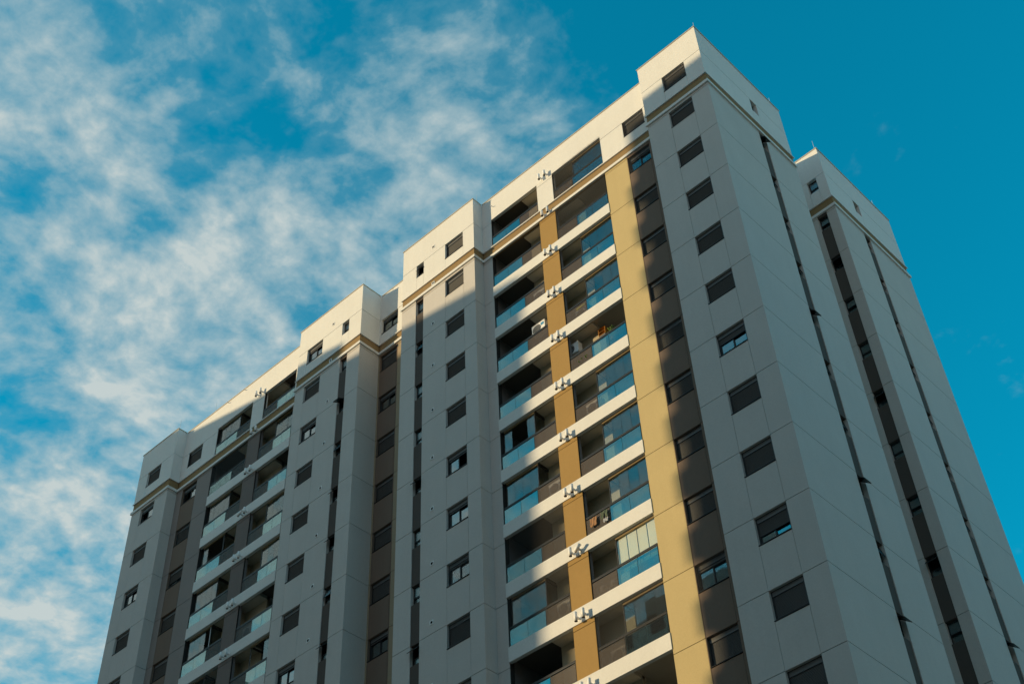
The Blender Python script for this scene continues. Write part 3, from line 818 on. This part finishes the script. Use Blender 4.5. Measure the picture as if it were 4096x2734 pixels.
for o, op in ((-1, ()), (1, ()), (2, (1, 2, 3)), (3, ()), (4, (3,)), (5, (2, 3))):
    enclosure(-35.55, -33.77, floor_z(o), top_z(o), -33.77, 4, op, post=(-33.80 if o == 4 else None))
for o, op in ((0, ()), (2, ()), (3, ()), (5, (0, 1)), (6, ())):
    enclosure(-30.28, -28.78, floor_z(o), top_z(o), -30.28, 3, op)

# ------------------------------------------------------------------ small fittings on the walls
def flue(x, c, z, tilt=0.0, label=None):
    mb = MB('white_plastic', 'flue_inside')
    ax = Vector((math.sin(tilt), 0, math.cos(tilt)))
    p = Vector((x, c-.19+SH*x, z))
    mb.pipe_open(p-ax*.19, p+ax*.19, .066, .006, 18, 'white_plastic', 'flue_inside')
    mb.tube(p+Vector((0, .06, 0)), (x, c+.01+SH*x, z), .05, 14, 'white_plastic')
    mb.tube((x, c-.012+SH*x, z), (x, c+.005+SH*x, z), .085, 18, 'white_plastic')
    o = part('flue_terminal', mb)
    if label: o['label'] = label
for x in (-10.33, -9.98):
    flue(x, CB, 3.30); flue(x, CB, .62-.2)
    for k in range(1, 11):
        t = x == -9.98 and k == 7
        flue(x, CB-.035, .40-H*k, math.radians(52) if t else 0, 'flue pipe knocked askew' if t else None)
for x in (-32.12, -31.74):
    flue(x, CB, 3.30); flue(x, CB, .42)
    for k in range(1, 9):
        t = x == -32.12 and k == 2
        flue(x, CB-.035, .40-H*k, math.radians(60) if t else 0, 'flue pipe knocked askew' if t else None)
def vent(x, c, z):
    mb = MB('white_plastic', 'black_hole'); s = .098; y = c+SH*x
    for a, b, e, f in ((-s, s, s-.032, s), (-s, s, -s, -s+.032), (-s, -s+.032, -s+.032, s-.032), (s-.032, s, -s+.032, s-.032)):
        mb.box(x+a, x+b, y-.02, y+.004, z+e, z+f, 'white_plastic')
    mb.box(x-s+.032, x+s-.032, y-.004, y+.002, z-s+.032, z+s-.032, 'black_hole'); part('wall_vent', mb)
for k in range(0, 10):
    vent(-17.3, 0, jz(k)+.53)
    if k < 9: vent(-25.03, 0, jz(k)+.53)
def rod(x, y, h=.95):
    mb = MB('white_metal'); mb.tube((x, y, ROOF+.04), (x, y, ROOF+h), .012, 6, r1=.008); part('lightning_rod', mb)
for x, y in ((-.15, .35), (-.15, 6.4), (-.15, GY0+.2), (-.15, 15.6), (-14.6, .5), (-19.4, .15), (-22.9, .25), (-36.5, .75), (-39.2, .2)): rod(x, y+SH*x)
def spout(x, c, z):
    y = c+SH*x; mb = MB('white_metal'); mb.tube((x, y, z), (x-.02, y-.17, z-.03), .022, 10); part('overflow_pipe', mb)
spout(-13.62, CB, 4.02); spout(-33.5, CB, 4.66); spout(-35.0, CB, 4.66)
mb = MB('tan_stucco'); mb.tube((-20.5, CD-.06+SH*-20.5, GZ), (-20.5, CD-.06+SH*-20.5, ROOF), .05, 10); part('downpipe', mb)

# ------------------------------------------------------------------ things people keep on the balconies
def ac_unit(x, c, z, label, w=.78, h=.54, d=.28, sticker=False, group='air conditioner condensers on the balconies'):
    r = empty('air_conditioner', (x, c+SH*x, z)); tag(r, label, 'air conditioner', group)
    mb = MB('white_plastic'); mb.box(-w/2, w/2, -d/2, d/2, 0, h); mb.box(-w/2-.01, w/2+.01, -d/2-.01, d/2+.01, h, h+.02)
    add('casing', mb, r)
    g = MB('grey_grille', 'white_plastic'); cx = -w*.13; R0 = h*.42
    g.tube((cx, -d/2-.004, h/2), (cx, -d/2+.01, h/2), R0, 28, 'grey_grille')
    for i in range(1, 4):
        q = R0*i/4
        for s in range(20):
            t0, t1 = 2*math.pi*s/20, 2*math.pi*(s+1)/20
            g.tube((cx+q*math.cos(t0), -d/2-.008, h/2+q*math.sin(t0)), (cx+q*math.cos(t1), -d/2-.008, h/2+q*math.sin(t1)), .004, 4, 'white_plastic', False)
    add('fan_grille', g, r)
    b = MB('white_metal'); b.box(-w/2+.05, -w/2+.09, -d/2, .30, -.05, -.001); b.box(w/2-.09, w/2-.05, -d/2, .30, -.05, -.001)
    b.box(-w/2+.05, -w/2+.09, .26, .30, -.30, -.05); b.box(w/2-.09, w/2-.05, .26, .30, -.30, -.05); add('bracket', b, r)
    if sticker:
        s = MB('blue_sticker'); s.box(w/2-.24, w/2-.05, -d/2-.004, -d/2+.001, h-.24, h-.08); add('energy_label', s, r)
    return r
ac_unit(-11.28, 1.12, floor_z(1)+.40, 'white air conditioner behind a brown screen, third balcony down left of the ochre column')
ac_unit(-11.50, 1.10, floor_z(2)+1.16, 'high-mounted air conditioner with a blue corner sticker rising above the rail', h=.6, sticker=True)
ac_unit(-11.22, 1.12, floor_z(5)+.40, 'white air conditioner behind a brown screen beside a fully glazed left balcony')
ac_unit(-11.25, 1.12, floor_z(7)+.40, 'white air conditioner behind netting in the lower left sunlit balcony')
ac_unit(-8.98, 1.12, floor_z(2)+.30, 'white air conditioner with blue label under a yellow foam strip', sticker=True)
ac_unit(-9.72, 1.10, floor_z(3)+1.40, 'white air conditioner hung on a bracket in the open balcony with the orange cabinet', w=.7)
ac_unit(-8.92, 1.12, floor_z(4)+.40, 'white air conditioner with blue label, balcony just below the orange cabinet', sticker=True)
ac_unit(-8.98, 1.12, floor_z(8)+.18, 'white air conditioner with blue label behind netting, below the balcony with roller blinds', sticker=True)
ac_unit(-31.0, 1.12, floor_z(4)+.36, 'white air conditioner in shade, open balcony of the far left bay')

def foam():
    o = MB('yellow_plastic'); x0, x1 = -9.22, -8.72
    o.box(-.25, .25, -.05, .05, -.04, .04); o.tube((-.25, 0, 0), (.25, 0, 0), .055, 10)
    r = add('foam_roll', o, None, (-8.97, .95+SH*-8.97, floor_z(2)+.90)); tag(r, 'bright yellow foam roll lying on top of a white air conditioner', 'foam roll')
foam()
def cabinet():
    r = empty('wall_cabinet', (-8.24, 1.34+SH*-8.24, floor_z(3)+1.70)); tag(r, 'small open orange wooden cabinet above the rail of an open balcony', 'cabinet')
    mb = MB('orange_wood'); mb.box(-.19, .19, -.12, -.10+.22, 0, .02); mb.box(-.19, .19, -.12, .12, .40, .42); mb.box(-.19, -.17, -.12, .12, .021, .399); mb.box(.17, .19, -.12, .12, .021, .399); mb.box(-.17, .17, .10, .12, .021, .399)
    mb.box(-.17, .17, -.11, .10, .2, .215); add('case', mb, r)
    b = MB('terracotta', 'dark_frame'); 
    for i in range(4): b.tube((-.12+.08*i, 0, .216), (-.12+.08*i, 0, .33), .028, 10, 'terracotta', r1=.018)
    b.tube((-.05, 0, .021), (-.05, 0, .13), .05, 10, 'dark_frame'); add('jar', b, r)
    p = MB('grey_paint'); p.box(-.16, .16, -.1, .1, -1.70, -.001); add('stand', p, r)
cabinet()
def plant(x, c, z, h, n, label, pot=.11, stand=0):
    r = empty('potted_plant', (x, c+SH*x, z)); tag(r, label, 'plant')
    p = MB('terracotta'); p.tube((0, 0, 0), (0, 0, pot*1.5), pot*.7, 12, r1=pot); add('pot', p, r)
    if stand:
        q = MB('dark_frame'); q.box(-.12, .12, -.12, .12, -.03, -.001)
        for ax in (-.11, .09):
            for ay in (-.11, .09): q.box(ax, ax+.02, ay, ay+.02, -stand, -.031)
        add('stand', q, r)
    l = MB('leaf'); rnd = random.Random(x*100+z)
    for i in range(n):
        t = rnd.uniform(0, 6.283); R_ = rnd.uniform(.05, .22); zz = pot*1.5+h*rnd.uniform(.35, 1); a = Vector((0, 0, pot*1.4)); b = Vector((R_*math.cos(t), R_*math.sin(t), zz))
        l.tube(a, b, .004, 4, cap=False); d = (b-a).normalized(); sdv = d.cross(Vector((0, 0, 1))).normalized()*.035
        tip = b+d*.1+Vector((0, 0, -.03)); l.quad(b-d*.02, b+sdv+d*.04, tip, b-sdv+d*.04)
    add('leaves', l, r)
plant(-7.5, .98, floor_z(3)+.62, .50, 60, 'bright green leafy plant rising above the glass rail of the open balcony', .14, .64)
plant(-8.78, .84, floor_z(3)+.0, .30, 22, 'small green plant in a clay pot low behind the brown screen, open balcony')
plant(-9.1, .86, floor_z(3)+.0, .22, 14, 'smallest clay pot plant behind the brown screen, open balcony')
def cloth(name, x0, x1, z0, z1, m, label, cat, c=CB-.012, sag=.05, legs=False):
    X = (x0+x1)/2; mb = MB(m); nx, nz = 14, 10; w = x1-x0; h = z1-z0
    idx = {}
    for j in range(nz+1):
        for i in range(nx+1):
            u = i/nx; v = j/nz
            zz = -h*v - sag*4*u*(1-u)*(0.15+.85*(v))*(.6) - .02*math.sin(9*u)
            yy = -.012*math.sin(u*14+v*3)-.01*math.cos(v*9-u*6)-.018*v
            xx = (u-.5)*w*(1-.06*v)
            if legs and v > .35: xx += (.03 if u > .5 else -.03)*(v-.35)
            idx[(i, j)] = len(mb.v); mb.v.append((xx, yy, zz))
    for j in range(nz):
        for i in range(nx):
            if legs and j >= 4 and i in (6, 7): continue
            mb.f.append((idx[(i, j)], idx[(i, j+1)], idx[(i+1, j+1)], idx[(i+1, j)])); mb.mi.append(0); mb.smooth.append(True)
    o = add(name, mb, None, (X, c+SH*X-.03, z1)); so = o.modifiers.new('thickness', 'SOLIDIFY'); so.thickness = .008
    tag(o, label, cat); return o
cloth('towel', -9.40, -9.06, floor_z(6)+.27, floor_z(6)+.66, 'orange_towel', 'orange towel hanging on the brown screen below the balcony rail', 'towel')
cloth('shorts', -8.86, -8.53, floor_z(6)+.34, floor_z(6)+.68, 'green_cloth', 'dull green shorts hanging beside the orange towel', 'shorts', sag=.0, legs=True)
cloth('shirt', -8.77, -8.53, floor_z(6)+.15, floor_z(6)+.33, 'print_cloth', 'pale patterned shirt hanging under the green shorts', 'shirt', sag=.03)
def bucket(x, c, z, label):
    r = empty('bucket', (x, c+SH*x, z)); tag(r, label, 'bucket', 'buckets behind the blinds balcony screen')
    mb = MB('white_plastic'); mb.pipe_open((0, 0, 0), (0, 0, .26), .14, .008, 20); mb.tube((0, 0, .004), (0, 0, .012), .132, 20); add('body', mb, r)
    h = MB('white_metal')
    for s in range(10):
        t0, t1 = math.pi*s/10, math.pi*(s+1)/10
        h.tube((.14*math.cos(t0), 0, .24+.13*math.sin(t0)), (.14*math.cos(t1), 0, .24+.13*math.sin(t1)), .005, 5, None, False)
    add('handle', h, r)
    st = MB('white_plastic'); st.box(-.17, .17, -.15, .15, -.03, -.001); st.box(-.16, -.12, -.14, -.1, -.30, -.031); st.box(.12, .16, -.14, -.1, -.30, -.031); st.box(-.16, -.12, .1, .14, -.30, -.031); st.box(.12, .16, .1, .14, -.30, -.031)
    add('stool', st, r)
bucket(-8.85, .95, floor_z(7)+.31, 'white bucket on a low stool, the one nearer the roller blinds')
bucket(-9.35, .95, floor_z(7)+.31, 'white bucket on a low stool, the one nearer the ochre column')
def airer():
    x, c, z = -9.1, .95, .92
    r = empty('drying_rack', (x, c+SH*x, z)); tag(r, 'white wire drying rack behind the screen of the top right balcony', 'drying rack')
    mb = MB('white_metal')
    for sx in (-.45, .45):
        mb.tube((sx, -.2, 0), (sx, .2, .55), .012, 6); mb.tube((sx, .2, 0), (sx, -.2, .55), .012, 6)
    add('frame', mb, r); w = MB('white_metal')
    for i in range(7): w.tube((-.45, -.2+.067*i, .55), (.45, -.2+.067*i, .55), .006, 5)
    add('rails', w, r)
    hb = MB('print_cloth'); hb.box(.24, .42, -.2, -.19, .35, .545); add('cloth', hb, r)
airer()
def basket():
    o = MB('terracotta'); o.pipe_open((0, 0, 0), (0, 0, .22), .13, .01, 16, inner='terracotta'); o.tube((0, 0, .004), (0, 0, .014), .12, 16); o.box(-.2, .2, -.16, .16, -.55, -.52); o.box(-.19, -.15, -.15, .15, -.76, -.551); o.box(.15, .19, -.15, .15, -.76, -.551)
    r = add('basket', o, None, (-8.7, 1.0+SH*-8.7, 1.68)); tag(r, 'round tan basket on a small table behind the top right screen', 'basket')
basket()

# ------------------------------------------------------------------ street and the neighbouring blocks that shade the front
g = MB('city_ground'); g.quad((-3000, -3000, GZ-.02), (3000, -3000, GZ-.02), (3000, 3000, GZ-.02), (-3000, 3000, GZ-.02))
tag(add('ground', g), kind='structure')
g = MB('concrete'); g.box(-60, 20, -9, 30, GZ-.018, GZ+.12); tag(add('pavement', g), kind='structure')

def prism(mb, pts, z0, z1, m):
    n = len(pts); o = len(mb.v)
    for z in (z0, z1):
        for p in pts: mb.v.append((p[0], p[1], z))
    for i in range(n):
        j = (i+1) % n; mb.f.append((o+i, o+j, o+n+j, o+n+i)); mb.mi.append(mb._m(m)); mb.smooth.append(False)
    mb.f.append(tuple(o+n+i for i in range(n))); mb.mi.append(mb._m(m)); mb.smooth.append(False)
    mb.f.append(tuple(o+i for i in reversed(range(n)))); mb.mi.append(mb._m(m)); mb.smooth.append(False)
KZ = math.tan(SUN_EL)/math.cos(SUN_AZ)          # rise of a sun ray per metre away from the front
def caster(x, z, dist):                          # point that shades front point (x, 0, z)
    return Vector((x, 0, z)) + S*dist
# right hand tower with corner balconies
t_y2 = -42.0; t_x1 = -5.54-t_y2*-1; t_top = 2.40 + KZ*42.0
tower = empty('neighbour_tower', (-36, -51, GZ)); tag(tower, 'slab tower across the street with small balconies on one corner', 'building')
mb = MB('neighbour_paint'); prism(mb, [(t_x1, -60), (-25, -60), (-25, t_y2), (t_x1, t_y2)], GZ, t_top, 'neighbour_paint'); add('wall', mb, tower, (36, 51, -GZ))
for zf in (-2.6, -5.4, -8.2, -11.0, -13.85, -16.75, -19.5, -22.2, -25.1, -27.9, -30.7):
    zc = zf + KZ*42.64 - .67
    mb = MB('concrete'); mb.box(t_x1-.42, t_x1+1.6, t_y2-1.2, t_y2-.02, zc, zc+1.35); add('balcony', mb, tower, (36, 51, -GZ))
mb = MB('dark_frame')
for i in range(1, 18):
    for j in range(6):
        mb.box(t_x1+3+j*3.2, t_x1+4.4+j*3.2, t_y2-.05, t_y2+.03, t_top-2.8*i, t_top-2.8*i+1.3)
add('window_bank', mb, tower, (36, 51, -GZ))
# left hand block, two roof heights
block = empty('offscreen_block', (-80, -38, GZ)); tag(block, 'stepped slab block across the street with two roof heights', 'building')
za = 1.25 + 60.0*S.z
L1 = (za-1.25)/S.z; L2 = (za-4.7)/S.z; L3 = (za-6.0)/S.z
e1 = caster(-23.8, 1.25, L1); e2 = caster(-38.8, 4.7, L2); e3 = caster(-45.0, 6.0, L3)
mb = MB('neighbour_paint'); prism(mb, [(e1.x, e1.y), (e2.x, e2.y), (e3.x, e3.y), (-98, e3.y), (-98, e1.y)], GZ, za, 'neighbour_paint'); add('wall', mb, block, (80, 38, -GZ))
zb2 = -.30 + 62.0*S.z
L4 = (zb2+.30)/S.z; L5 = (zb2+2.42)/S.z
e4 = caster(-23.75, -.30, L4); e5 = caster(-12.54, -2.42, L5)
mb = MB('neighbour_paint'); prism(mb, [(e5.x, e5.y), (e4.x, e4.y), (-98, e4.y), (-98, e5.y)], GZ, zb2, 'neighbour_paint'); add('wall', mb, block, (80, 38, -GZ))

row = empty('added_row', (20, -72, GZ)); tag(row, 'unseen apartment row added behind the viewer to dim the lower walls, flat roofed', 'building')
mb = MB('neighbour_paint'); prism(mb, [(-14, -84), (70, -84), (70, -62), (-14, -62)], GZ, 4.0, 'neighbour_paint'); add('wall', mb, row, (-20, 72, -GZ))  # added out of view, hides low sky so the lower front darkens
mb = MB('dark_frame')
for i in range(1, 15):
    for j in range(20):
        mb.box(-12+j*4.0, -10.2+j*4.0, -62.03, -61.95, 4.0-2.9*i, 4.0-2.9*i+1.4)
add('window_bank', mb, row, (-20, 72, -GZ))
east = empty('offscreen_block', (52, 8, GZ)); tag(east, 'unseen mid rise block added east of the apartment building to dim its side wall', 'building')
mb = MB('neighbour_paint'); prism(mb, [(44, -24), (62, -24), (62, 44), (44, 44)], GZ, -5.0, 'neighbour_paint'); add('wall', mb, east, (-52, -8, -GZ))  # added out of view to cut sky light on the side wall
